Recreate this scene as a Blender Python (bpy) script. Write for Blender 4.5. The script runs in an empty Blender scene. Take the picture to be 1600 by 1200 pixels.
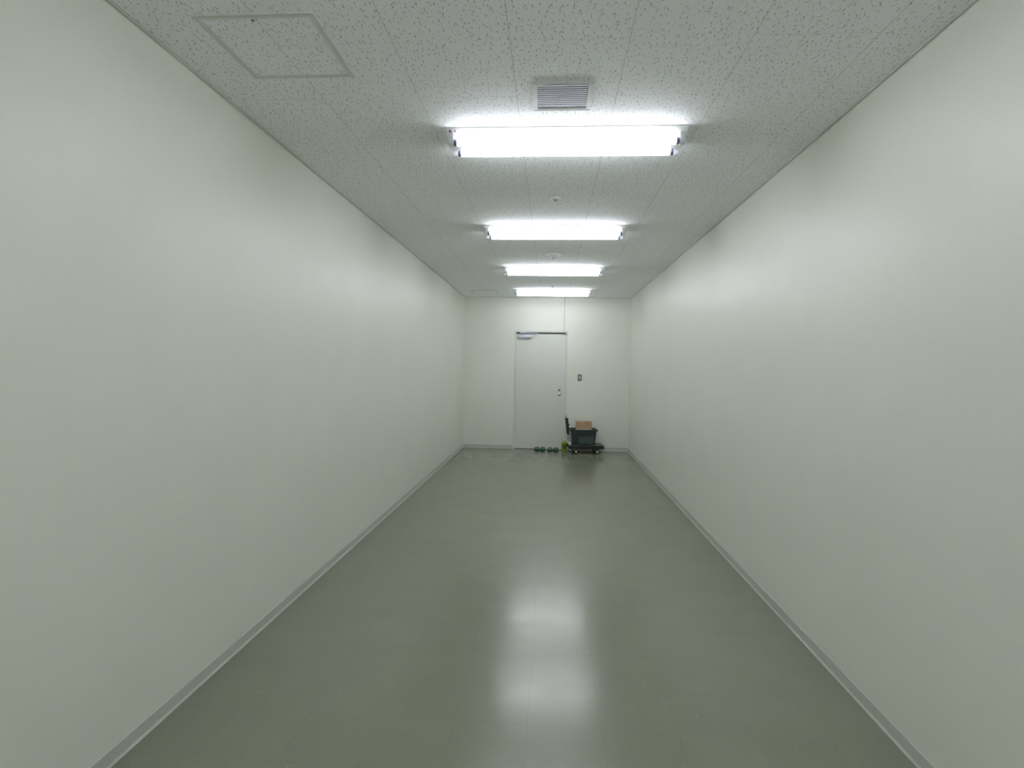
import bpy, bmesh, math, random
from mathutils import Vector, Matrix

random.seed(7)
PI = math.pi
SC = bpy.context.scene
COL = SC.collection

# ------------------------------------------------------------------ room numbers (metres)
XL, XR = -1.555, 1.392          # inner faces of the long walls
YF, YB = -2.05, 10.262          # wall behind the camera, wall with the door
H = 2.708                       # ceiling height
EYE = 1.4592
DX0, DX1 = -0.655, 0.302        # door frame, outer edges
DH = 2.121                      # top of the door frame

# ------------------------------------------------------------------ materials
def new_mat(name):
    m = bpy.data.materials.new(name)
    m.use_nodes = True
    nt = m.node_tree
    b = nt.nodes.get('Principled BSDF')
    return m, nt, b

def mat(name, col, rough=0.5, metal=0.0, spec=0.5, trans=0.0, noise=0.0, nscale=60.0, bump=0.0, bscale=200.0, coat=0.0):
    m, nt, b = new_mat(name)
    b.inputs['Roughness'].default_value = rough
    b.inputs['Metallic'].default_value = metal
    b.inputs['Specular IOR Level'].default_value = spec
    b.inputs['Transmission Weight'].default_value = trans
    b.inputs['Coat Weight'].default_value = coat
    b.inputs['Base Color'].default_value = (*col, 1)
    tc = nt.nodes.new('ShaderNodeNewGeometry')
    if noise:
        n = nt.nodes.new('ShaderNodeTexNoise'); n.inputs['Scale'].default_value = nscale
        n.inputs['Detail'].default_value = 4
        nt.links.new(tc.outputs['Position'], n.inputs['Vector'])
        r = nt.nodes.new('ShaderNodeMapRange')
        r.inputs['From Min'].default_value = 0.3; r.inputs['From Max'].default_value = 0.7
        r.inputs['To Min'].default_value = 1 - noise; r.inputs['To Max'].default_value = 1 + noise
        nt.links.new(n.outputs['Fac'], r.inputs['Value'])
        mx = nt.nodes.new('ShaderNodeVectorMath'); mx.operation = 'SCALE'
        mx.inputs[0].default_value = col
        nt.links.new(r.outputs['Result'], mx.inputs['Scale'])
        nt.links.new(mx.outputs['Vector'], b.inputs['Base Color'])
    if bump:
        n2 = nt.nodes.new('ShaderNodeTexNoise'); n2.inputs['Scale'].default_value = bscale
        n2.inputs['Detail'].default_value = 3
        nt.links.new(tc.outputs['Position'], n2.inputs['Vector'])
        bp = nt.nodes.new('ShaderNodeBump'); bp.inputs['Strength'].default_value = bump
        bp.inputs['Distance'].default_value = 0.002
        nt.links.new(n2.outputs['Fac'], bp.inputs['Height'])
        nt.links.new(bp.outputs['Normal'], b.inputs['Normal'])
    return m

class G:
    """tiny node-graph helper"""
    def __init__(s, nt): s.nt = nt
    def n(s, t, **kw):
        nd = s.nt.nodes.new(t)
        for k, v in kw.items(): setattr(nd, k, v)
        return nd
    def put(s, sock, v):
        if isinstance(v, (int, float)): sock.default_value = v
        elif isinstance(v, tuple): sock.default_value = v
        else: s.nt.links.new(v, sock)
    def m(s, op, a, b=0.0, c=None):
        nd = s.n('ShaderNodeMath', operation=op)
        s.put(nd.inputs[0], a); s.put(nd.inputs[1], b)
        if c is not None: s.put(nd.inputs[2], c)
        return nd.outputs[0]
    def ramp(s, v, a, b, lo, hi):
        nd = s.n('ShaderNodeMapRange', interpolation_type='SMOOTHSTEP')
        s.put(nd.inputs['Value'], v)
        nd.inputs['From Min'].default_value = a; nd.inputs['From Max'].default_value = b
        nd.inputs['To Min'].default_value = lo; nd.inputs['To Max'].default_value = hi
        return nd.outputs['Result']
    def mixc(s, f, a, b):
        nd = s.n('ShaderNodeMix', data_type='RGBA')
        s.put(nd.inputs[0], f); s.put(nd.inputs[6], a); s.put(nd.inputs[7], b)
        return nd.outputs[2]
    def seam(s, coord, period, offset, w0, w1):
        """1 on a seam line, 0 elsewhere"""
        t = s.m('DIVIDE', s.m('SUBTRACT', coord, offset), period)
        f = s.m('FRACT', s.m('ADD', t, 0.5))
        d = s.m('MULTIPLY', s.m('ABSOLUTE', s.m('SUBTRACT', f, 0.5)), period)
        return s.ramp(d, w0, w1, 1.0, 0.0)

TILE_W, TILE_L = 0.455, 0.910
SEAM_X0, SEAM_Y0 = -1.0885, 1.7694

def ceiling_mat():
    """white acoustic board: 455 x 910 mm boards in half bond, worm-like pits"""
    m, nt, b = new_mat('travertine_ceiling_board')
    g = G(nt)
    pos = g.n('ShaderNodeNewGeometry').outputs['Position']
    sep = g.n('ShaderNodeSeparateXYZ'); nt.links.new(pos, sep.inputs[0])
    x, y = sep.outputs[0], sep.outputs[1]
    # worm-like pits
    def pits(scale, stretch, seed, w, l, keep):
        wob = g.n('ShaderNodeTexNoise', noise_dimensions='2D')
        wob.inputs['Scale'].default_value = 55; wob.inputs['Detail'].default_value = 2
        nt.links.new(pos, wob.inputs['Vector'])
        sub = g.n('ShaderNodeVectorMath', operation='SUBTRACT')
        nt.links.new(wob.outputs['Color'], sub.inputs[0]); sub.inputs[1].default_value = (.5, .5, .5)
        sca = g.n('ShaderNodeVectorMath', operation='SCALE'); nt.links.new(sub.outputs[0], sca.inputs[0])
        sca.inputs['Scale'].default_value = 0.009
        add = g.n('ShaderNodeVectorMath', operation='ADD')
        nt.links.new(pos, add.inputs[0]); nt.links.new(sca.outputs[0], add.inputs[1])
        sp = g.n('ShaderNodeSeparateXYZ'); nt.links.new(add.outputs[0], sp.inputs[0])
        cx = g.m('MULTIPLY', sp.outputs[0], scale); cy = g.m('MULTIPLY', sp.outputs[1], scale / stretch)
        cmb = g.n('ShaderNodeCombineXYZ'); nt.links.new(cx, cmb.inputs[0]); nt.links.new(cy, cmb.inputs[1])
        off = g.n('ShaderNodeVectorMath', operation='ADD')
        nt.links.new(cmb.outputs[0], off.inputs[0]); off.inputs[1].default_value = (seed, seed * 1.7, 0)
        v = g.n('ShaderNodeTexVoronoi', voronoi_dimensions='2D', feature='F1')
        v.inputs['Scale'].default_value = 1.0; v.inputs['Randomness'].default_value = 1.0
        nt.links.new(off.outputs[0], v.inputs['Vector'])
        dl = g.n('ShaderNodeVectorMath', operation='SUBTRACT')
        nt.links.new(off.outputs[0], dl.inputs[0]); nt.links.new(v.outputs['Position'], dl.inputs[1])
        ds = g.n('ShaderNodeSeparateXYZ'); nt.links.new(dl.outputs[0], ds.inputs[0])
        cs = g.n('ShaderNodeSeparateXYZ'); nt.links.new(v.outputs['Color'], cs.inputs[0])
        lx = g.m('DIVIDE', ds.outputs[0], scale); ly = g.m('DIVIDE', ds.outputs[1], scale / stretch)
        ang = g.m('MULTIPLY', g.m('SUBTRACT', cs.outputs[0], 0.5), 1.0)
        c_, s_ = g.m('COSINE', ang), g.m('SINE', ang)
        rx = g.m('ADD', g.m('MULTIPLY', lx, c_), g.m('MULTIPLY', ly, s_))
        ry = g.m('SUBTRACT', g.m('MULTIPLY', ly, c_), g.m('MULTIPLY', lx, s_))
        ln = g.m('MULTIPLY', l, g.m('ADD', 0.35, cs.outputs[1]))
        e = g.m('ADD', g.m('POWER', g.m('DIVIDE', g.m('ABSOLUTE', rx), w), 2.0),
                g.m('POWER', g.m('DIVIDE', g.m('ABSOLUTE', ry), ln), 2.0))
        k = g.m('LESS_THAN', cs.outputs[2], keep)
        return g.m('MULTIPLY', g.ramp(e, 0.55, 1.25, 1.0, 0.0), k)
    p1 = pits(44, 1.4, 3.1, 0.0016, 0.0090, 0.80)
    p2 = pits(78, 1.2, 11.7, 0.0014, 0.0034, 0.50)
    pit = g.m('MAXIMUM', p1, g.m('MULTIPLY', p2, 0.6))
    # joints
    jx = g.seam(x, TILE_W, SEAM_X0, 0.0004, 0.0017)
    column = g.m('FLOOR', g.m('DIVIDE', g.m('SUBTRACT', x, SEAM_X0), TILE_W))
    half = g.m('MULTIPLY', g.m('FRACT', g.m('MULTIPLY', g.m('ADD', column, 100.0), 0.5)), TILE_L)  # 0 or L/2
    yy = g.m('SUBTRACT', y, half)
    jy = g.seam(yy, TILE_L, SEAM_Y0 + 0.455, 0.0003, 0.0014)
    joint = g.m('MAXIMUM', jx, g.m('MULTIPLY', jy, 0.75))
    base = g.mixc(g.m('MULTIPLY', pit, 0.72), (0.945, 0.962, 0.988, 1), (0.16, 0.16, 0.145, 1))
    base = g.mixc(g.m('MULTIPLY', joint, 0.6), base, (0.22, 0.22, 0.20, 1))
    nt.links.new(base, b.inputs['Base Color'])
    b.inputs['Roughness'].default_value = 0.8
    b.inputs['Specular IOR Level'].default_value = 0.25
    bp = g.n('ShaderNodeBump'); bp.inputs['Strength'].default_value = 0.25; bp.inputs['Distance'].default_value = 0.002
    nt.links.new(g.m('SUBTRACT', 1.0, g.m('MAXIMUM', pit, joint)), bp.inputs['Height'])
    nt.links.new(bp.outputs['Normal'], b.inputs['Normal'])
    return m

def floor_mat():
    """waxed grey-green vinyl tiles, 303 mm"""
    m, nt, b = new_mat('waxed_vinyl_tile')
    g = G(nt)
    pos = g.n('ShaderNodeNewGeometry').outputs['Position']
    sep = g.n('ShaderNodeSeparateXYZ'); nt.links.new(pos, sep.inputs[0])
    x, y = sep.outputs[0], sep.outputs[1]
    P = 0.303
    jx = g.seam(x, P, -0.068, 0.0003, 0.0014)
    jy = g.seam(y, P, 2.309, 0.0003, 0.0014)
    j = g.m('MAXIMUM', jx, jy)
    ix = g.m('FLOOR', g.m('DIVIDE', g.m('ADD', x, 0.068), P)); iy = g.m('FLOOR', g.m('DIVIDE', g.m('SUBTRACT', y, 2.309), P))
    cmb = g.n('ShaderNodeCombineXYZ'); nt.links.new(ix, cmb.inputs[0]); nt.links.new(iy, cmb.inputs[1])
    wn = g.n('ShaderNodeTexWhiteNoise', noise_dimensions='2D'); nt.links.new(cmb.outputs[0], wn.inputs['Vector'])
    tilev = g.ramp(wn.outputs['Value'], 0, 1, 0.985, 1.015)
    # mottled tile colour
    n1 = g.n('ShaderNodeTexNoise'); n1.inputs['Scale'].default_value = 130; n1.inputs['Detail'].default_value = 5
    nt.links.new(pos, n1.inputs['Vector'])
    n2 = g.n('ShaderNodeTexNoise'); n2.inputs['Scale'].default_value = 5; n2.inputs['Detail'].default_value = 3
    nt.links.new(pos, n2.inputs['Vector'])
    mott = g.m('ADD', g.ramp(n1.outputs['Fac'], 0.3, 0.7, 0.94, 1.06), g.ramp(n2.outputs['Fac'], 0.3, 0.7, -0.02, 0.02))
    v = g.m('MULTIPLY', mott, tilev)
    sc = g.n('ShaderNodeVectorMath', operation='SCALE'); sc.inputs[0].default_value = (0.214, 0.222, 0.166)
    nt.links.new(v, sc.inputs['Scale'])
    base = g.mixc(g.m('MULTIPLY', j, 0.22), sc.outputs[0], (0.08, 0.08, 0.065, 1))
    # short pale scuffs
    mp = g.n('ShaderNodeMapping'); mp.inputs['Rotation'].default_value = (0, 0, 0.5); mp.inputs['Scale'].default_value = (11.0, 4.6, 1)
    nt.links.new(pos, mp.inputs['Vector'])
    vo = g.n('ShaderNodeTexVoronoi', voronoi_dimensions='2D'); vo.inputs['Scale'].default_value = 1.0
    nt.links.new(mp.outputs[0], vo.inputs['Vector'])
    dl = g.n('ShaderNodeVectorMath', operation='SUBTRACT'); nt.links.new(mp.outputs[0], dl.inputs[0]); nt.links.new(vo.outputs['Position'], dl.inputs[1])
    ds = g.n('ShaderNodeSeparateXYZ'); nt.links.new(dl.outputs[0], ds.inputs[0])
    cs = g.n('ShaderNodeSeparateXYZ'); nt.links.new(vo.outputs['Color'], cs.inputs[0])
    e = g.m('ADD', g.m('POWER', g.m('DIVIDE', g.m('ABSOLUTE', ds.outputs[0]), 0.018), 2.0),
            g.m('POWER', g.m('DIVIDE', g.m('ABSOLUTE', ds.outputs[1]), g.m('MULTIPLY', 0.10, cs.outputs[0])), 2.0))
    sc_ = g.m('MULTIPLY', g.ramp(e, 0.2, 1.1, 1.0, 0.0), g.m('LESS_THAN', cs.outputs[1], 0.30))
    base = g.mixc(g.m('MULTIPLY', sc_, g.m('MULTIPLY', cs.outputs[2], 0.55)), base, (0.48, 0.48, 0.42, 1))
    nt.links.new(base, b.inputs['Base Color'])
    rn = g.n('ShaderNodeTexNoise'); rn.inputs['Scale'].default_value = 7; rn.inputs['Detail'].default_value = 4
    nt.links.new(pos, rn.inputs['Vector'])
    nt.links.new(g.ramp(rn.outputs['Fac'], 0.3, 0.7, 0.188, 0.215), b.inputs['Roughness'])
    b.inputs['Specular IOR Level'].default_value = 0.50
    hb = g.m('SUBTRACT', g.m('MULTIPLY', n1.outputs['Fac'], 0.004), g.m('MULTIPLY', j, 0.8))
    # every tile is laid a touch out of level
    bp = g.n('ShaderNodeBump'); bp.inputs['Strength'].default_value = 0.12; bp.inputs['Distance'].default_value = 0.0012
    nt.links.new(hb, bp.inputs['Height'])
    t0 = g.n('ShaderNodeVectorMath', operation='SUBTRACT'); nt.links.new(wn.outputs['Color'], t0.inputs[0]); t0.inputs[1].default_value = (.5, .5, .5)
    t1 = g.n('ShaderNodeVectorMath', operation='MULTIPLY'); nt.links.new(t0.outputs[0], t1.inputs[0]); t1.inputs[1].default_value = (.0016, .0022, 0)
    t2 = g.n('ShaderNodeVectorMath', operation='ADD'); nt.links.new(g.n('ShaderNodeNewGeometry').outputs['Normal'], t2.inputs[0]); nt.links.new(t1.outputs[0], t2.inputs[1])
    t3 = g.n('ShaderNodeVectorMath', operation='NORMALIZE'); nt.links.new(t2.outputs[0], t3.inputs[0])
    nt.links.new(t3.outputs[0], bp.inputs['Normal'])
    nt.links.new(bp.outputs['Normal'], b.inputs['Normal'])
    return m

def wall_mat():
    m, nt, b = new_mat('painted_wall')
    g = G(nt)
    pos = g.n('ShaderNodeNewGeometry').outputs['Position']
    n1 = g.n('ShaderNodeTexNoise'); n1.inputs['Scale'].default_value = 160; n1.inputs['Detail'].default_value = 3
    nt.links.new(pos, n1.inputs['Vector'])
    n2 = g.n('ShaderNodeTexNoise'); n2.inputs['Scale'].default_value = 1.6; n2.inputs['Detail'].default_value = 3
    nt.links.new(pos, n2.inputs['Vector'])
    v = g.m('MULTIPLY', g.ramp(n1.outputs['Fac'], 0.3, 0.7, 0.985, 1.015), g.ramp(n2.outputs['Fac'], 0.25, 0.75, 0.985, 1.015))
    sc = g.n('ShaderNodeVectorMath', operation='SCALE'); sc.inputs[0].default_value = (0.802, 0.808, 0.742)
    nt.links.new(v, sc.inputs['Scale']); nt.links.new(sc.outputs[0], b.inputs['Base Color'])
    b.inputs['Roughness'].default_value = 0.42
    b.inputs['Specular IOR Level'].default_value = 0.4
    bp = g.n('ShaderNodeBump'); bp.inputs['Strength'].default_value = 0.12; bp.inputs['Distance'].default_value = 0.001
    nt.links.new(n1.outputs['Fac'], bp.inputs['Height']); nt.links.new(bp.outputs['Normal'], b.inputs['Normal'])
    return m

def emit_mat(name, col, strength):
    m, nt, b = new_mat(name)
    b.inputs['Base Color'].default_value = (0.9, 0.9, 0.9, 1)
    b.inputs['Emission Color'].default_value = (*col, 1)
    b.inputs['Emission Strength'].default_value = strength
    return m

M = {
    'ceiling': ceiling_mat(), 'floor': floor_mat(), 'wall': wall_mat(),
    'baseboard': mat('vinyl_baseboard', (0.56, 0.565, 0.52), 0.45, noise=0.03, nscale=40),
    'trim': mat('ceiling_trim_vinyl', (0.62, 0.62, 0.57), 0.5, noise=0.02),
    'door': mat('painted_steel_door', (0.72, 0.73, 0.685), 0.38, noise=0.012, nscale=8),
    'frame': mat('painted_steel_frame', (0.72, 0.73, 0.69), 0.4, noise=0.012, nscale=8),
    'gap_fill': mat('dark_gap_fill', (0.055, 0.065, 0.055), 0.6, noise=0.1),  # near-black fill for the door head strip and the hatch gap's shade
    'steel': mat('brushed_steel', (0.72, 0.72, 0.70), 0.17, 1.0, noise=0.05, nscale=90),
    'dark_steel': mat('dull_steel', (0.13, 0.135, 0.125), 0.4, 0.6, noise=0.06),
    'closer': mat('silver_enamel', (0.52, 0.55, 0.62), 0.35, 0.3, noise=0.03),
    'plate': mat('steel_switch_plate', (0.20, 0.20, 0.175), 0.4, 0.35, noise=0.05),
    'button': mat('ivory_button', (0.72, 0.72, 0.66), 0.4, noise=0.02),
    'lamp_body': mat('white_enamel', (0.80, 0.81, 0.82), 0.35, noise=0.01),
    'socket': mat('lamp_socket_plastic', (0.72, 0.73, 0.76), 0.4, noise=0.02),
    'cap_metal': mat('lamp_cap_metal', (0.16, 0.16, 0.24), 0.35, 0.7, noise=0.05),
    'mark': mat('printed_mark', (0.20, 0.12, 0.17), 0.6, noise=0.05),
    'tube': emit_mat('lit_fluorescent_tube', (0.955, 0.985, 1.045), 23.9),
    'vent': mat('vent_enamel', (0.62, 0.63, 0.62), 0.45, noise=0.02),
    'slat': mat('vent_slat_metal', (0.36, 0.38, 0.43), 0.45, 0.0, noise=0.03),
    'duct': mat('duct_dark', (0.09, 0.095, 0.105), 0.7, noise=0.1),
    'alu': mat('anodised_aluminium', (0.70, 0.71, 0.67), 0.45, 0.15, noise=0.03),
    'white_plastic': mat('white_plastic', (0.84, 0.85, 0.86), 0.3, noise=0.01),
    'grey_plastic': mat('grey_plastic', (0.34, 0.37, 0.42), 0.35, noise=0.03),
    'conduit': mat('conduit_plastic', (0.52, 0.53, 0.51), 0.45, noise=0.02),
    'slipper': mat('green_vinyl', (0.030, 0.112, 0.050), 0.25, noise=0.12, nscale=50, coat=0.2),
    'slipper_sole': mat('dark_green_sole', (0.008, 0.028, 0.014), 0.5, noise=0.1),
    'insole': mat('green_insole', (0.022, 0.075, 0.036), 0.6, noise=0.1),
    'bottle': mat('yellow_green_plastic', (0.50, 0.62, 0.06), 0.16, trans=0.55, noise=0.10, nscale=30),
    'bottle_label': mat('leaf_green_label', (0.085, 0.17, 0.022), 0.4, noise=0.35, nscale=55),
    'bottle_cap': mat('pale_green_cap', (0.50, 0.58, 0.22), 0.35, noise=0.03),
    'rubber': mat('black_rubber', (0.012, 0.014, 0.013), 0.5, noise=0.15),
    'deck': mat('black_deck_plastic', (0.016, 0.022, 0.020), 0.42, noise=0.15),
    'mat_grey': mat('deck_mat', (0.10, 0.125, 0.11), 0.55, noise=0.1, nscale=120),
    'tote': mat('dark_slate_plastic', (0.030, 0.044, 0.044), 0.36, noise=0.12, nscale=18),
    'tote_panel': mat('slate_plastic_panel', (0.058, 0.082, 0.084), 0.42, noise=0.2, nscale=22),
    'tote_rim': mat('black_green_plastic', (0.014, 0.021, 0.020), 0.38, noise=0.1),
    'cardboard': mat('cardboard', (0.43, 0.295, 0.165), 0.8, noise=0.10, nscale=26, bump=0.1, bscale=80),
    'tape': mat('packing_tape', (0.25, 0.165, 0.085), 0.3, noise=0.05),
    'sheet': mat('grey_packing_sheet', (0.40, 0.39, 0.39), 0.55, noise=0.1, nscale=30),
}

# ------------------------------------------------------------------ mesh helpers
def box(bm, x0, x1, y0, y1, z0, z1, bev=0.0, seg=2):
    r = bmesh.ops.create_cube(bm, size=1.0)
    vs = r['verts']
    for v in vs:
        v.co = Vector((x0 + (v.co.x + .5) * (x1 - x0), y0 + (v.co.y + .5) * (y1 - y0), z0 + (v.co.z + .5) * (z1 - z0)))
    if bev:
        es = {e for v in vs for e in v.link_edges}
        bmesh.ops.bevel(bm, geom=list(es), offset=bev, segments=seg, affect='EDGES', profile=0.5)
    return bm

def prism(bm, prof, axis, a, b):
    """close a profile polygon and extrude it from a to b along an axis.
    axis 'x': profile = (y,z); 'y': (x,z); 'z': (x,y)"""
    def P(u, v, t):
        return {'x': (t, u, v), 'y': (u, t, v), 'z': (u, v, t)}[axis]
    A = [bm.verts.new(P(u, v, a)) for u, v in prof]
    B = [bm.verts.new(P(u, v, b)) for u, v in prof]
    n = len(prof)
    fs = [bm.faces.new(A), bm.faces.new(B[::-1])]
    for i in range(n):
        fs.append(bm.faces.new((A[i], B[i], B[(i + 1) % n], A[(i + 1) % n])))
    bmesh.ops.recalc_face_normals(bm, faces=fs)
    return bm

def lathe(bm, prof, n=32, mtx=None):
    """prof = [(r, z)...] from bottom to top round the z axis"""
    rings = []
    start = len(bm.verts)
    for r, z in prof:
        if r < 1e-6:
            rings.append([bm.verts.new((0, 0, z))])
        else:
            rings.append([bm.verts.new((r * math.cos(2 * PI * i / n), r * math.sin(2 * PI * i / n), z)) for i in range(n)])
    fs = []
    for a, b in zip(rings, rings[1:]):
        for i in range(n):
            k = (i + 1) % n
            q = []
            for v in (a[i % len(a)], a[k % len(a)], b[k % len(b)], b[i % len(b)]):
                if v not in q: q.append(v)
            if len(q) > 2: fs.append(bm.faces.new(q))
    for rg, flip in ((rings[0], True), (rings[-1], False)):
        if len(rg) > 1: fs.append(bm.faces.new(rg[::-1] if flip else rg))
    bmesh.ops.recalc_face_normals(bm, faces=fs)
    if mtx is not None:
        vs = [v for rg in rings for v in rg]
        bmesh.ops.transform(bm, matrix=mtx, verts=vs)
    return bm

def tube(bm, pts, r, n=14):
    pts = [Vector(p) for p in pts]
    rings = []
    up = None
    for i, p in enumerate(pts):
        if i == 0: t = pts[1] - p
        elif i == len(pts) - 1: t = p - pts[-2]
        else: t = (pts[i + 1] - p).normalized() + (p - pts[i - 1]).normalized()
        t.normalize()
        if up is None:
            up = t.orthogonal().normalized()
        up = (up - t * up.dot(t)).normalized()
        s = t.cross(up)
        rings.append([bm.verts.new(p + (up * math.cos(2 * PI * k / n) + s * math.sin(2 * PI * k / n)) * r) for k in range(n)])
    fs = []
    for a, b in zip(rings, rings[1:]):
        for k in range(n):
            fs.append(bm.faces.new((a[k], a[(k + 1) % n], b[(k + 1) % n], b[k])))
    fs.append(bm.faces.new(rings[0][::-1])); fs.append(bm.faces.new(rings[-1]))
    bmesh.ops.recalc_face_normals(bm, faces=fs)
    return bm

def obj(name, bm, m, parent=None, smooth=False, loc=None):
    me = bpy.data.meshes.new(name)
    bm.to_mesh(me); bm.free()
    me.materials.append(m)
    if smooth:
        for p in me.polygons: p.use_smooth = True
        if hasattr(me, 'set_sharp_from_angle'):
            me.set_sharp_from_angle(angle=math.radians(38))
    o = bpy.data.objects.new(name, me)
    COL.objects.link(o)
    if parent is not None: o.parent = parent
    if loc: o.location = loc
    return o

def B(): return bmesh.new()

def tag(o, label, cat, group=None, kind=None):
    o['label'] = label; o['category'] = cat
    if group: o['group'] = group
    if kind: o['kind'] = kind
    return o

def thing(name, label, cat, loc, rotz=0.0, group=None, kind=None):
    o = bpy.data.objects.new(name, None)
    o.empty_display_size = 0.1
    COL.objects.link(o)
    o.location = loc; o.rotation_euler = (0, 0, rotz)
    return tag(o, label, cat, group, kind)

def copy_tree(o, parent=None):
    c = o.copy(); COL.objects.link(c)
    if parent is not None: c.parent = parent
    for ch in list(o.children): copy_tree(ch, c)
    return c

def struct(name, bm, m, label, cat, smooth=False):
    return tag(obj(name, bm, m, None, smooth), label, cat, kind='structure')

# ------------------------------------------------------------------ vent opening (needed by the ceiling)
VX0, VX1, VY0, VY1 = -0.104, 0.166, 2.552, 2.818
vi = 0.020                                            # width of the vent's frame
hx0, hx1, hy0, hy1 = VX0 + vi, VX1 - vi, VY0 + vi, VY1 - vi

# ------------------------------------------------------------------ the setting
struct('floor', box(B(), XL - .1, XR + .1, YF - .1, YB + .1, -0.1, 0.0), M['floor'],
       'grey-green vinyl tile floor with a waxed shine', 'floor')
bm = B()
T = 0.12
for a in ((XL - .1, XR + .1, YF - .1, hy0), (XL - .1, XR + .1, hy1, YB + .1), (XL - .1, hx0, hy0, hy1), (hx1, XR + .1, hy0, hy1)):
    box(bm, *a, H, H + T)
struct('ceiling', bm, M['ceiling'], 'white acoustic board ceiling with dark worm-like pits', 'ceiling')
struct('wall_left', box(B(), XL - .1, XL, YF - .1, YB + .1, 0, H), M['wall'], 'long bare off-white wall on the left', 'wall')
struct('wall_right', box(B(), XR, XR + .1, YF - .1, YB + .1, 0, H), M['wall'], 'long bare off-white wall on the right', 'wall')
bm = B()
box(bm, XL, DX0, YB, YB + .1, 0, H); box(bm, DX1, XR, YB, YB + .1, 0, H); box(bm, DX0, DX1, YB, YB + .1, DH, H)
struct('wall_back', bm, M['wall'], 'off-white end wall around the door', 'wall')
struct('wall_front', box(B(), XL, XR, YF - .1, YF, 0, H), M['wall'], 'off-white wall behind the camera', 'wall')

# vinyl baseboards with a flared foot
BP = [(0, 0), (0.0085, 0), (0.0085, 0.0022), (0.0055, 0.006), (0.0032, 0.012), (0.0032, 0.0575), (0.0018, 0.0605), (0, 0.0605)]
struct('baseboard_left', prism(B(), [(XL + u, v) for u, v in BP], 'y', YF, YB), M['baseboard'], 'grey vinyl baseboard along the left wall', 'baseboard')
struct('baseboard_right', prism(B(), [(XR - u, v) for u, v in BP], 'y', YF, YB), M['baseboard'], 'grey vinyl baseboard along the right wall', 'baseboard')
bp = [(YB - u, v) for u, v in BP]
struct('baseboard_back', prism(B(), bp, 'x', XL + .0085, DX0), M['baseboard'], 'short grey baseboard between the left wall and the door', 'baseboard')
struct('baseboard_back', prism(B(), bp, 'x', DX1, XR - .0085), M['baseboard'], 'short grey baseboard behind the hand truck', 'baseboard')

# slim edge moulding where the walls meet the ceiling
CP = [(0, 0), (0.0105, 0), (0.0105, -0.0075), (0.0035, -0.0085), (0.0035, -0.004), (0, -0.004)]
struct('trim_1', prism(B(), [(XL + u, H + v) for u, v in CP], 'y', YF, YB), M['trim'], 'thin ceiling edge moulding on the left wall', 'trim')
struct('trim_2', prism(B(), [(XR - u, H + v) for u, v in CP], 'y', YF, YB), M['trim'], 'thin ceiling edge moulding on the right wall', 'trim')
struct('trim_3', prism(B(), [(YB - u, H + v) for u, v in CP], 'x', XL + .0105, XR - .0105), M['trim'], 'thin ceiling edge moulding above the door wall', 'trim')

# ------------------------------------------------------------------ door
d = thing('door_1', 'plain off-white steel door with a closer at its top left', 'door', (DX0, YB, 0), kind='structure')
W = DX1 - DX0
fw = 0.032
bm = B()
prism(bm, [(0, 0), (fw, 0), (fw, DH - fw), (W - fw, DH - fw), (W - fw, 0), (W, 0), (W, DH), (0, DH)], 'y', -0.010, 0.10)
bmesh.ops.bevel(bm, geom=[e for e in bm.edges if all(abs(v.co.y + .010) < 1e-5 for v in e.verts)], offset=0.002, segments=2, affect='EDGES')
obj('door_frame', bm, M['frame'], d)
GAP = 0.030
leaf = obj('door_leaf', box(B(), fw + .002, W - fw - .002, 0.006, 0.044, 0.009, DH - fw - GAP, 0.0012), M['door'], d)
bm = B(); box(bm, fw, fw + .015, .046, .10, 0, DH - fw); box(bm, W - fw - .015, W - fw, .046, .10, 0, DH - fw)
obj('door_stop', bm, M['frame'], d)
obj('head_strip', box(B(), fw, W - fw, 0.012, 0.10, DH - fw - GAP + 0.001, DH - fw, 0.0), M['gap_fill'], d)['label'] = 'dark strip in the gap above the door leaf'  # plain dark strip filling the space over the leaf
obj('threshold', box(B(), fw, W - fw, 0.010, 0.10, 0.0, 0.0075, 0.001), M['dark_steel'], d)['label'] = 'dark metal threshold'
def local(x, z): return x - DX0, z
# knob
kx, kz = local(0.166, 0.995)
Mx = Matrix.Translation((kx, 0.006, kz)) @ Matrix.Rotation(PI / 2, 4, 'X')
k = obj('knob', lathe(B(), [(0.034, 0.0), (0.034, 0.003), (0.030, 0.006), (0.013, 0.009), (0.0115, 0.026), (0.020, 0.034), (0.0265, 0.044), (0.0275, 0.053), (0.024, 0.061), (0.015, 0.065), (0.0, 0.0655)], 36, Mx), M['steel'], leaf, True)
k['label'] = 'round steel door knob'
lx, lz = local(0.164, 1.070)
Mx = Matrix.Translation((lx, 0.006, lz)) @ Matrix.Rotation(PI / 2, 4, 'X')
o = obj('lock', lathe(B(), [(0.019, 0), (0.019, 0.006), (0.016, 0.009), (0.008, 0.010), (0.0, 0.010)], 28, Mx), M['dark_steel'], leaf, True)
o['label'] = 'dark lock cylinder above the knob'
# hinges on the left edge
for z in (0.28, 1.05, 1.80):
    obj('hinge', tube(B(), [(fw + .001, -0.004, z), (fw + .001, -0.004, z + 0.10)], 0.0065), M['frame'], d, True)
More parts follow.
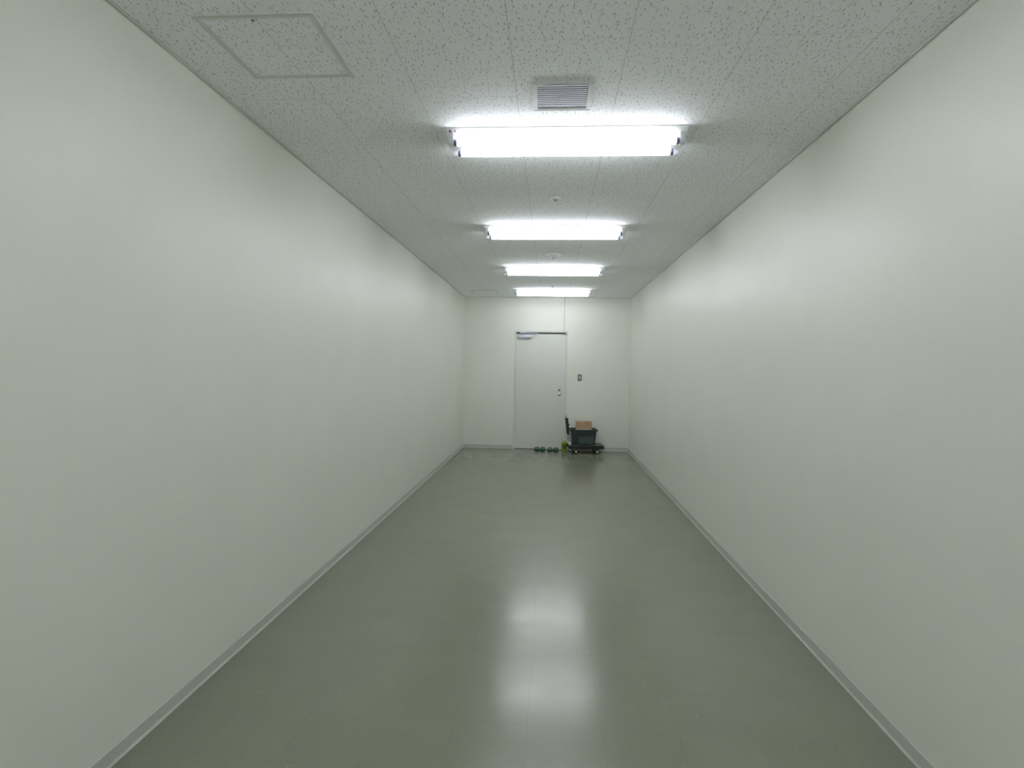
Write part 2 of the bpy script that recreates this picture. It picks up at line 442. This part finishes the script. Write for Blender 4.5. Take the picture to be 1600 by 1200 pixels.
# closer: body screwed to the leaf, arm up to the frame head
cx0, cz0 = local(-0.583, 1.982); cx1, cz1 = local(-0.350, 2.040)
bm = B(); box(bm, cx0, cx1, -0.046, 0.006, cz0, cz1, 0.006, 3)
o = obj('closer_body', bm, M['closer'], leaf, True); o['label'] = 'silver door closer body'
bm = B()
bmesh.ops.create_cone(bm, segments=24, radius1=.013, radius2=.013, depth=.016, cap_ends=True, matrix=Matrix.Translation((cx1 - .06, -0.02, cz1 + .008)))
tube(bm, [(cx1 - .06, -0.02, cz1 + .012), (local(-0.245, 0)[0], -0.095, cz1 + .012)], 0.007)
tube(bm, [(local(-0.245, 0)[0], -0.095, cz1 + .020), (local(-0.50, 0)[0], -0.018, cz1 + .036)], 0.007)
bmesh.ops.create_cone(bm, segments=24, radius1=.011, radius2=.011, depth=.026, cap_ends=True, matrix=Matrix.Translation((local(-0.245, 0)[0], -0.095, cz1 + .016)))
obj('closer_arm', bm, M['closer'], leaf, True)
o = obj('closer_bracket', box(B(), local(-0.555, 0)[0], local(-0.455, 0)[0], -0.028, -0.008, DH - fw - .021, DH - fw + .006, 0.003), M['closer'], d)
o['label'] = 'silver closer bracket on the frame head'

# ------------------------------------------------------------------ switch, conduit
sx0, sx1, sz0, sz1 = 0.4835, 0.5565, 1.239, 1.355
s = thing('light_switch', 'small grey metal switch plate on the wall right of the door', 'switch', ((sx0 + sx1) / 2, YB, sz0))
w2 = (sx1 - sx0) / 2; hh = sz1 - sz0
obj('plate', box(B(), -w2, w2, -0.007, 0, 0, hh, 0.002, 3), M['plate'], s)
bm = B(); box(bm, -0.013, 0.013, -0.011, -0.006, hh / 2 - .017, hh / 2 + .017, 0.0025, 3)
obj('button', bm, M['button'], s)['label'] = 'pale switch button'
for z in (0.014, hh - .014):
    obj('screw', lathe(B(), [(0.0036, 0), (0.0036, .0012), (0.0, .0016)], 12, Matrix.Translation((0, -0.007, z)) @ Matrix.Rotation(PI / 2, 4, 'X')), M['steel'], s, True)

c = thing('cable_conduit', 'thin grey surface conduit running from the ceiling to the door corner', 'conduit', (0.229, YB, DH))
bm = B(); box(bm, -0.0055, 0.0055, -0.010, 0, 0.004, H - DH - 0.006, 0.002)
obj('raceway', bm, M['conduit'], c)
for z, cm in ((H - DH - 0.030, 'grey_plastic'), (2.506 - DH, 'white_plastic'), (0.05, 'white_plastic')):
    obj('joint', box(B(), -0.0085, 0.0085, -0.013, 0, z, z + 0.020, 0.002), M[cm], c)
obj('door_contact', box(B(), 0.000, 0.046, -0.026, -0.002, -0.062, -0.030, 0.003), M['dark_steel'], c)['label'] = 'dark contact block at the corner of the door frame'
obj('contact_lead', tube(B(), [(0, -0.006, 0.006), (0.002, -0.014, -0.006), (0.010, -0.016, -0.032)], 0.0045), M['conduit'], c, True)

# ------------------------------------------------------------------ fluorescent fixtures
L = 1.25
def make_fixture(label, x, y):
    """surface-mounted twin-tube batten with a trapezoid body; origin on the ceiling, centre"""
    t = thing('fluorescent_light', label, 'ceiling light', (x, y, H), group='fluorescent ceiling lights')
    bm = B()
    half = [(0.034, -0.062), (0.040, -0.060), (0.090, -0.033), (0.118, -0.005), (0.118, 0)]
    prof = [(-a, b_) for a, b_ in reversed(half)] + half
    prism(bm, prof, 'x', -L / 2, L / 2)
    obj('body', bm, M['lamp_body'], t)
    R = 0.0170
    TL = 1.176
    for s in (-1, 1):
        ty, tz = s * 0.076, -0.0655
        rot = Matrix.Translation((-TL / 2, ty, tz)) @ Matrix.Rotation(PI / 2, 4, 'Y')
        tb = obj('tube', lathe(B(), [(R - .003, 0.016), (R, 0.020), (R, TL - .020), (R - .003, TL - .016)], 28, rot), M['tube'], t, True)
        for e in (0, 1):
            z0 = 0.001 if e == 0 else TL - 0.019
            obj('end_cap', lathe(B(), [(R - .002, z0), (R - .0005, z0 + .002), (R - .0005, z0 + .016), (R - .002, z0 + .018)], 28, rot), M['cap_metal'], tb, True)
        for e in (-1, 1):
            bm = B()
            x0, x1 = sorted((e * TL / 2, e * (TL / 2 + 0.026)))
            # rounded socket: a bar from the body down around the tube end
            n = 10
            prf = [(ty + 0.0215, -0.014), (ty + 0.0215, tz)] + [(ty + 0.0215 * math.cos(-PI * i / n), tz + 0.0215 * math.sin(-PI * i / n)) for i in range(1, n)] + [(ty - 0.0215, tz), (ty - 0.0215, -0.014)]
            prism(bm, prf, 'x', x0, x1)
            bmesh.ops.bevel(bm, geom=[ed for ed in bm.edges if abs(ed.verts[0].co.x - ed.verts[1].co.x) < 1e-6], offset=0.0025, segments=2, affect='EDGES')
            obj('socket', bm, M['socket'], t)
    bm = B()
    fm = Matrix.Translation((0, -0.1065, -0.0165)) @ Matrix.Rotation(PI * 0.75, 4, 'X')   # on the near sloping face
    lathe(bm, [(0.0050, 0), (0.0080, 0), (0.0080, .0008), (0.0050, .0008)], 20, fm @ Matrix.Translation((-L / 2 + 0.022, 0, 0)))
    n0 = len(bm.verts)
    box(bm, -L / 2 + 0.028, -L / 2 + 0.033, -0.008, -0.003, 0, 0.0008)
    box(bm, -L / 2 + 0.043, -L / 2 + 0.050, -0.004, 0.006, 0, 0.0008)
    bm.verts.ensure_lookup_table()
    bmesh.ops.transform(bm, matrix=fm, verts=bm.verts[n0:])
    obj('printed_mark', bm, M['mark'], t)['label'] = 'small dark printed mark at the body corner'
    return t

FX = [(0.0545, 3.128, 'twin-tube fluorescent light nearest the camera, just past the square vent'),
      (0.0120, 5.178, 'twin-tube fluorescent light second from the camera, in front of the smoke detector'),
      (0.0110, 7.238, 'twin-tube fluorescent light third from the camera, just past the smoke detector'),
      (0.0130, 9.308, 'twin-tube fluorescent light farthest away, above the door')]
first = make_fixture(FX[0][2], FX[0][0], FX[0][1])
for x, y, lab in FX[1:] + [(0.02, 1.07, 'twin-tube fluorescent light just above and ahead of the camera, out of frame'),
                            (0.02, -0.98, 'added twin-tube fluorescent light behind the camera, brightening the near walls from out of frame')]:  # the fixture behind the camera is added to brighten the near walls
    cpy = copy_tree(first); cpy.location = (x, y, H); cpy['label'] = lab
    for ch in list(cpy.children):          # only the nearest light shows the printed mark
        if ch.name.startswith('printed_mark'): bpy.data.objects.remove(ch)

# ------------------------------------------------------------------ ceiling vent
v = thing('ceiling_vent', 'square white-framed ceiling vent with grey slats before the nearest light', 'vent', ((VX0 + VX1) / 2, (VY0 + VY1) / 2, H))
vw, vh = (VX1 - VX0) / 2, (VY1 - VY0) / 2
bm = B()
for a in ((-vw, vw, -vh, -vh + vi), (-vw, vw, vh - vi, vh), (-vw, -vw + vi, -vh + vi, vh - vi), (vw - vi, vw, -vh + vi, vh - vi)):
    box(bm, *a, -0.005, 0.0)
bmesh.ops.remove_doubles(bm, verts=bm.verts, dist=1e-5)
obj('vent_frame', bm, M['vent'], v)
bm = B()   # raised lips on the frame
for r0, hgt in ((0.0, 0.0068), (vi - 0.003, 0.0064)):
    a, b_ = vw - r0, vh - r0
    for q in ((-a, a, -b_, -b_ + .003), (-a, a, b_ - .003, b_), (-a, -a + .003, -b_, b_), (a - .003, a, -b_, b_)):
        box(bm, *q, -hgt, -0.004)
obj('frame_lip', bm, M['vent'], v)
bm = B()
NS = 12
for i in range(NS):
    yc = -vh + vi + (i + 0.5) * (2 * (vh - vi)) / NS
    prism(bm, [(yc - .0058, -0.0040), (yc + .0058, -0.0034), (yc + .0058, -0.0026), (yc - .0058, -0.0032)], 'x', -vw + vi, vw - vi)
obj('slats', bm, M['slat'], v)
bm = B()
ih = 0.10
for a in ((-vw + vi - .004, vw - vi + .004, -vh + vi - .004, vh - vi + .004, ih, ih + .004),):
    box(bm, *a)
for q in ((-vw + vi, vw - vi, -vh + vi, -vh + vi + .002), (-vw + vi, vw - vi, vh - vi - .002, vh - vi), (-vw + vi, -vw + vi + .002, -vh + vi, vh - vi), (vw - vi - .002, vw - vi, -vh + vi, vh - vi)):
    box(bm, *q, 0.008, ih)
obj('duct', bm, M['duct'], v)

# ------------------------------------------------------------------ ceiling access hatches
def make_hatch(label, x0, x1, y0, y1):
    t = thing('access_hatch', label, 'access hatch', ((x0 + x1) / 2, (y0 + y1) / 2, H), group='ceiling access hatches')
    a, b_ = (x1 - x0) / 2, (y1 - y0) / 2
    w = 0.024
    bm = B()
    for r0, r1, z in ((0.0, 0.0085, -0.0045), (0.0085, 0.012, -0.002), (0.012, w, -0.0058)):
        p, q = a - r0, b_ - r0
        k = r1 - r0
        for s in ((-p, p, -q, -q + k), (-p, p, q - k, q), (-p, -p + k, -q + k, q - k), (p - k, p, -q + k, q - k)):
            box(bm, *s, z, 0.0)
    obj('hatch_frame', bm, M['alu'], t)
    g_ = w + 0.0018
    obj('hatch_panel', box(B(), -a + g_, a - g_, -b_ + g_, b_ - g_, -0.0042, 0.0), M['ceiling'], t)
    bm = B()
    for s in ((-a + w, a - w, b_ - g_, b_ - w), (-a + w, a - w, -b_ + w, -b_ + g_), (-a + w, -a + g_, -b_ + w, b_ - w), (a - g_, a - w, -b_ + w, b_ - w)):
        box(bm, *s, -0.0008, 0.0)
    obj('gap_shade', bm, M['gap_fill'], t)['label'] = 'dark strip standing in for the shaded gap around the hatch panel'  # shade of the open gap put in as dark strips
    bm = B(); lathe(bm, [(0, -0.0062), (0.006, -0.0058), (0.006, -0.004)], 16, Matrix.Translation((-0.012, -b_ + 0.036, 0)))
    obj('latch', bm, M['dark_steel'], t, True)
    return t
make_hatch('square aluminium-edged ceiling hatch nearest the camera, by the left wall', -1.316, -0.865, 2.020, 2.474)
make_hatch('square ceiling hatch at the far end, in the corner left of the door', -1.325, -0.885, 9.32, 9.76)

# ------------------------------------------------------------------ small round ceiling fittings
def make_head(label, x, y, r):
    t = thing('ceiling_sprinkler', label, 'sprinkler', (x, y, H), group='small round ceiling fittings')
    obj('escutcheon', lathe(B(), [(r * .45, -0.013), (r * .62, -0.012), (r * .95, -0.006), (r, -0.002), (r, 0.0)], 32), M['white_plastic'], t, True)
    obj('head', lathe(B(), [(0.0, -0.020), (r * .36, -0.020), (r * .42, -0.018), (r * .42, -0.010)], 28), M['grey_plastic'], t, True)['label'] = 'grey centre of the fitting'
    return t
make_head('small round white ceiling fitting between the first and second lights', 0.013, 4.270, 0.036)
make_head('small round ceiling fitting between the third and the farthest light', 0.014, 8.840, 0.030)

t = thing('smoke_detector', 'round white smoke detector between the second and third lights', 'smoke detector', (0.010, 6.372, H))
obj('base', lathe(B(), [(0.034, -0.036), (0.040, -0.034), (0.056, -0.025), (0.072, -0.014), (0.079, -0.006), (0.079, 0.0)], 40), M['white_plastic'], t, True)
obj('neck', lathe(B(), [(0.024, -0.056), (0.026, -0.035)], 28), M['grey_plastic'], t, True)
bm = B()
for i in range(12):
    a = 2 * PI * i / 12
    m_ = Matrix.Rotation(a, 4, 'Z')
    n0 = len(bm.verts)
    box(bm, 0.026, 0.0335, -0.002, 0.002, -0.056, -0.034)
    bm.verts.ensure_lookup_table()
    bmesh.ops.transform(bm, matrix=m_, verts=bm.verts[n0:])
obj('cage_ribs', bm, M['white_plastic'], t)
obj('head', lathe(B(), [(0.0, -0.069), (0.018, -0.068), (0.030, -0.064), (0.036, -0.058), (0.036, -0.055)], 36), M['white_plastic'], t, True)

# ------------------------------------------------------------------ slippers by the door
def outline(n=40, ln=0.255, w=0.098):
    pts = []
    for i in range(n):
        a = 2 * PI * i / n
        yy = -math.cos(a) * ln / 2
        xx = math.sin(a)
        f = 0.5 - yy / ln                      # 1 at toe (-Y), 0 at heel
        half = w / 2 * (0.80 + 0.20 * math.sin(PI * min(1, max(0, f)) ** 0.9) + 0.02 * f)
        pts.append((math.copysign(abs(xx) ** 0.72, xx) * half, yy + ln / 2))
    return pts                                  # toe at y = 0, heel at y = ln

def make_slipper(label, x, y, rot):
    t = thing('slipper', label, 'slipper', (x, y, 0), rot, group='green slippers at the door')
    o = outline()
    bm = B(); prism(bm, o, 'z', 0.0, 0.016)
    bmesh.ops.bevel(bm, geom=[e for e in bm.edges if abs(e.verts[0].co.z - e.verts[1].co.z) < 1e-6], offset=0.004, segments=2, affect='EDGES')
    obj('sole', bm, M['slipper_sole'], t)
    bm = B(); prism(bm, [(u * .92, .1275 + (w - .1275) * .95) for u, w in o], 'z', 0.0155, 0.019)
    obj('insole', bm, M['insole'], t)
    # upper: vaulted shell over the front, open at the back
    bm = B()
    n, kk = 12, 14
    rows = []
    for j in range(n + 1):
        f = j / n
        yv = 0.004 + 0.150 * f
        # half width of the outline here
        hw = max((abs(u) for u, w in o if abs(w - yv) < 0.012), default=0.03)
        hw = max(hw, 0.018 + 0.03 * min(1, f * 3)) * 0.99
        top = 0.018 + 0.044 * math.sin(min(1.0, 0.10 + f * 1.05) * PI / 2) ** 0.75
        row = []
        for i in range(kk + 1):
            a = PI * i / kk
            cx_ = math.cos(a); sz_ = math.sin(a)
            back = 0.018 * (1 - sz_) * f
            row.append(bm.verts.new((math.copysign(abs(cx_) ** 0.55, cx_) * hw, yv + (0.03 * (1 - sz_) * (1 - f) * 0.7 if j < 3 else back), 0.010 + (top - 0.010) * sz_ ** 0.8)))
        rows.append(row)
    for a, b_ in zip(rows, rows[1:]):
        for i in range(kk): bm.faces.new((a[i], a[i + 1], b_[i + 1], b_[i]))
    bm.faces.new(rows[0])
    bmesh.ops.recalc_face_normals(bm, faces=bm.faces)
    r = bmesh.ops.solidify(bm, geom=bm.faces[:], thickness=0.004)
    bmesh.ops.recalc_face_normals(bm, faces=bm.faces)
    obj('upper', bm, M['slipper'], t, True)
    return t
SL = [(-0.208, 9.995, 0.04, 'leftmost of the four green slippers by the door'),
      (-0.113, 10.000, -0.03, 'second green slipper from the left, beside the leftmost one'),
      (0.020, 9.985, 0.03, 'third green slipper from the left, just right of the gap between the pairs'),
      (0.116, 9.975, -0.05, 'rightmost green slipper, closest to the yellow-green bottle')]
s0 = make_slipper(SL[0][3], *SL[0][:3])
for x, y, r, lab in SL[1:]:
    cpy = copy_tree(s0); cpy.location = (x, y, 0); cpy.rotation_euler = (0, 0, r); cpy['label'] = lab

# ------------------------------------------------------------------ bottle
t = thing('bottle', 'squat yellow-green bottle standing between the slippers and the hand truck', 'bottle', (0.262, 10.09, 0))
obj('body', lathe(B(), [(0.0, 0.003), (0.032, 0.0), (0.041, 0.004), (0.0445, 0.014), (0.0445, 0.045), (0.042, 0.055), (0.042, 0.120), (0.0445, 0.130), (0.0445, 0.146), (0.040, 0.157), (0.030, 0.165), (0.025, 0.168), (0.025, 0.176)], 36), M['bottle'], t, True)
obj('label', lathe(B(), [(0.0432, 0.050), (0.0440, 0.050), (0.0440, 0.124), (0.0432, 0.124)], 36), M['bottle_label'], t, True)['label'] = 'dark green label band'
obj('cap', lathe(B(), [(0.0265, 0.172), (0.028, 0.174), (0.028, 0.187), (0.026, 0.190), (0.0, 0.190)], 28), M['bottle_cap'], t, True)

# ------------------------------------------------------------------ hand truck with tote and carton
CR = math.radians(4.5)
CX, CY = 0.622, 9.985
ct = thing('hand_truck', 'black platform hand truck with its handle on the left, by the door', 'hand truck', (CX, CY, 0), CR)
PW, PD = 0.300, 0.195
Z0, Z1 = 0.092, 0.146
bm = B()
box(bm, -PW + .012, PW - .012, -PD + .012, PD - .012, Z0 + .004, Z1 - .001, 0.010, 3)
obj('platform', bm, M['deck'], ct)
bm = B()
for q in ((-PW, PW, -PD, -PD + .018), (-PW, PW, PD - .018, PD), (-PW, -PW + .018, -PD + .018, PD - .018), (PW - .018, PW, -PD + .018, PD - .018)):
    box(bm, *q, Z0 - .002, Z1 + .001, 0.006, 2)
obj('bumper', bm, M['rubber'], ct)
obj('deck_mat', box(B(), -PW + .028, PW - .028, -PD + .028, PD - .028, Z1 - .002, Z1 + .001, 0.001), M['mat_grey'], ct)['label'] = 'grey anti-slip deck mat'
for sx in (-1, 1):
    for sy in (-1, 1):
        x, y = sx * 0.182, sy * 0.140
        bm = B()
        box(bm, x - .034, x + .034, y - .030, y + .030, Z0 - .006, Z0 + .004, 0.002)
        for e in (-1, 1):
            prism(bm, [(x - .024, Z0 - .004), (x + .024, Z0 - .004), (x + .012 + .008, 0.030), (x - .004, 0.030)], 'y', y + e * .018 - .0015, y + e * .018 + .0015)
        cs = obj('caster', bm, M['dark_steel'], ct)
        wm = Matrix.Translation((x + .008, y + .013, 0.040)) @ Matrix.Rotation(PI / 2, 4, 'X')
        wl = lathe(B(), [(0.020, 0.0), (0.036, 0.0), (0.040, 0.004), (0.040, 0.022), (0.036, 0.026), (0.020, 0.026)], 32, wm)
        obj('wheel', wl, M['rubber'], cs, True)
        hm = Matrix.Translation((x + .008, y + .0215, 0.040)) @ Matrix.Rotation(PI / 2, 4, 'X')
        o = obj('hub', lathe(B(), [(0.006, -0.001), (0.019, 0.003), (0.019, 0.040), (0.013, 0.043), (0.0, 0.0435)], 24, hm), M['white_plastic'], cs, True)
        o['label'] = 'pale wheel hub'
# handle: U-shaped tube leaning outward, hinged at the left end of the deck
def hp(s, y):   # point on the handle plane: s metres up the leaning tube
    return Vector((-PW + 0.022 - 0.178 * s * 0.62, y, Z1 - .012 + s))
TOP = 0.505
hy = 0.085
pts = [hp(0, -hy), hp(TOP - .06, -hy), hp(TOP - .02, -hy + .012), hp(TOP, -hy + .05), hp(TOP, hy - .05), hp(TOP - .02, hy - .012), hp(TOP - .06, hy), hp(0, hy)]
o = obj('handle', tube(B(), pts, 0.0125, 16), M['steel'], ct, True)
o['label'] = 'bare steel handle tube'
for y in (-hy, hy):
    obj('handle_sleeve', tube(B(), [hp(0.185, y), hp(TOP - .035, y)], 0.0175, 18), M['rubber'], ct, True)['label'] = 'black foam sleeve on the handle'
    obj('folding_catch', tube(B(), [hp(0.355, y), hp(0.355, y) + Vector((0.034, 0, 0.004))], 0.010, 12), M['rubber'], ct, True)
    obj('handle_hinge', box(B(), -PW + 0.004, -PW + .046, y - .022, y + .022, Z1 - .004, Z1 + .050, 0.006), M['alu'], ct)['label'] = 'grey hinge bracket of the handle'

# tote: an open tapered tub
def loop(w, dd, r, z, n=6):
    out = []
    for cx_, cy_, a0 in ((w / 2 - r, dd / 2 - r, 0), (-w / 2 + r, dd / 2 - r, PI / 2), (-w / 2 + r, -dd / 2 + r, PI), (w / 2 - r, -dd / 2 + r, 3 * PI / 2)):
        for i in range(n + 1):
            a = a0 + PI / 2 * i / n
            out.append((cx_ + r * math.cos(a), cy_ + r * math.sin(a), z))
    return out
def skin_loops(bm, loops, cap0=False, cap1=False):
    R_ = [[bm.verts.new(p) for p in lp] for lp in loops]
    for a, b_ in zip(R_, R_[1:]):
        n = len(a)
        for i in range(n): bm.faces.new((a[i], a[(i + 1) % n], b_[(i + 1) % n], b_[i]))
    if cap0: bm.faces.new(R_[0][::-1])
    if cap1: bm.faces.new(R_[-1])
    bmesh.ops.recalc_face_normals(bm, faces=bm.faces)
    return bm
rot = Matrix.Rotation(CR, 4, 'Z')
tc = rot @ Vector((-0.040, -0.010, 0)) + Vector((CX, CY, 0))
TH = 0.266
tb = thing('tote', 'open dark slate plastic tote standing on the hand truck', 'tote', (tc.x, tc.y, Z1 + .001), CR)
loops = [loop(.372, .262, .025, 0.0), loop(.380, .268, .028, 0.006), loop(.430, .312, .03, TH - .03), loop(.436, .316, .03, TH - .004),
         loop(.430, .310, .028, TH - .004), loop(.424, .306, .028, TH - .03), loop(.374, .262, .026, 0.010), loop(.360, .250, .024, 0.006)]
bm = skin_loops(B(), loops, True, True)
obj('tub', bm, M['tote'], tb, True)
bm = B()
prof = [(.436, .316, TH - .024), (.462, .342, TH - .022), (.466, .346, TH - .002), (.460, .340, TH + .004), (.438, .318, TH + .003), (.432, .312, TH - .004), (.4365, .3165, TH - .010)]
loops = [loop(a, b_, .03, z) for a, b_, z in prof]
skin_loops(bm, loops + [loops[0]])
bmesh.ops.remove_doubles(bm, verts=bm.verts, dist=1e-5)
bmesh.ops.recalc_face_normals(bm, faces=bm.faces)
obj('rim', bm, M['tote_rim'], tb, True)
# front details: raised panel, ribs and a round boss, following the leaning side
def front(u, z, out=0.0):       # u across, z up -> point on the leaning front face
    k = z / TH
    return Vector((u, -(.134 + (.158 - .134) * k) - out, z))
def raised(bm, u0, u1, z0, z1, t_):
    A = [front(u0, z0, -.003), front(u1, z0, -.003), front(u1, z1, -.003), front(u0, z1, -.003)]
    Bq = [front(u0, z0, t_), front(u1, z0, t_), front(u1, z1, t_), front(u0, z1, t_)]
    a = [bm.verts.new(p) for p in A]; b_ = [bm.verts.new(p) for p in Bq]
    fs = [bm.faces.new(a[::-1]), bm.faces.new(b_)]
    for i in range(4): fs.append(bm.faces.new((a[i], a[(i + 1) % 4], b_[(i + 1) % 4], b_[i])))
    bmesh.ops.recalc_face_normals(bm, faces=fs)
bm = B(); raised(bm, -.085, .165, .030, .150, .003); obj('front_panel', bm, M['tote_panel'], tb)['label'] = 'slightly paler raised panel on the tote front'
bm = B()
raised(bm, -.100, -.090, .020, .190, .006)
raised(bm, -.150, -.141, .020, .215, .005); raised(bm, .176, .184, .020, .215, .005)
raised(bm, -.19, .195, .205, .213, .006)
obj('ribs', bm, M['tote_rim'], tb)
bm = B()
pc = front(.118, .062, .003)
lathe(bm, [(0.030, 0), (0.045, 0), (0.045, .004), (0.040, .006), (0.033, .006), (0.030, .004)], 32, Matrix.Translation(pc) @ Matrix.Rotation(PI / 2 + .08, 4, 'X'))
obj('round_boss', bm, M['tote_panel'], tb, True)
for e in (-1, 1):
    bm = B()
    x0, x1 = (e * .205, e * .238)
    box(bm, min(x0, x1), max(x0, x1), -.055, .055, TH - .034, TH - .018, 0.004)
    obj('grip', bm, M['tote_rim'], tb)

# carton inside the tote
cc = rot @ Vector((-0.030, 0.016, 0)) + Vector((CX, CY, 0))
cb = thing('cardboard_box', 'brown cardboard carton sticking up out of the tote', 'box', (cc.x, cc.y, Z1 + .0072), CR * .4)
CWx, CDy, CH = .132, .098, .389
bm = B(); box(bm, -CWx, CWx, -CDy, CDy, 0, CH, 0.002)
obj('carton', bm, M['cardboard'], cb)
bm = B(); box(bm, -CWx, CWx, -.024, .024, CH - .0004, CH + .0006)
for e in (-1, 1): box(bm, e * CWx - .0006, e * CWx + .0006, -.024, .024, CH - .06, CH)
obj('tape', bm, M['tape'], cb)
# crumpled sheet packed round the carton
bm = B()
random.seed(3)
nx, ny = 26, 5
gr = [[None] * (ny + 1) for _ in range(nx + 1)]
for i in range(nx + 1):
    for j in range(ny + 1):
        u = -.205 + .400 * i / nx; w = -.140 + .048 * j / ny
        gr[i][j] = bm.verts.new((u, w, TH + .006 - .05 * ((i / nx - .55) ** 2) * 1.4 + random.uniform(-.006, .008) - (0.02 if j == 0 else 0)))
for i in range(nx):
    for j in range(ny): bm.faces.new((gr[i][j], gr[i + 1][j], gr[i + 1][j + 1], gr[i][j + 1]))
bmesh.ops.recalc_face_normals(bm, faces=bm.faces)
bmesh.ops.solidify(bm, geom=bm.faces[:], thickness=0.003)
sh = obj('packing_sheet', bm, M['sheet'], None, True)
sh.location = (tc.x, tc.y, Z1 + .001); sh.rotation_euler = (0, 0, CR)
tag(sh, 'crumpled grey packing sheet tucked in the tote in front of the carton', 'packing sheet')

# ------------------------------------------------------------------ camera, world, view
cd = bpy.data.cameras.new('camera')
cam = bpy.data.objects.new('camera', cd); COL.objects.link(cam)
r = Vector((0.99762079, 0.06689294, 0.01667609)); u = Vector((-0.01857889, 0.02792492, 0.99943735)); f = Vector((-0.06638962, 0.99736931, -0.02910128))
mw = Matrix(((r.x, u.x, -f.x, 0), (r.y, u.y, -f.y, 0), (r.z, u.z, -f.z, EYE), (0, 0, 0, 1)))
cam.matrix_world = mw
cd.sensor_fit = 'HORIZONTAL'; cd.sensor_width = 36.0
cd.lens = 897.4357 / 1600 * 36.0
cd.clip_start = 0.02; cd.clip_end = 60
SC.camera = cam

w = bpy.data.worlds.new('world'); SC.world = w
w.use_nodes = True
w.node_tree.nodes['Background'].inputs[0].default_value = (0.5, 0.5, 0.5, 1)
w.node_tree.nodes['Background'].inputs[1].default_value = 0.0

SC.cycles.max_bounces = 14
SC.cycles.diffuse_bounces = 8
SC.cycles.glossy_bounces = 6
SC.cycles.sample_clamp_indirect = 6.0
SC.cycles.use_denoising = True
SC.view_settings.view_transform = 'Standard'
SC.view_settings.look = 'None'
SC.view_settings.gamma = 1.0
SC.view_settings.exposure = 0.0
SC.view_settings.use_curve_mapping = False
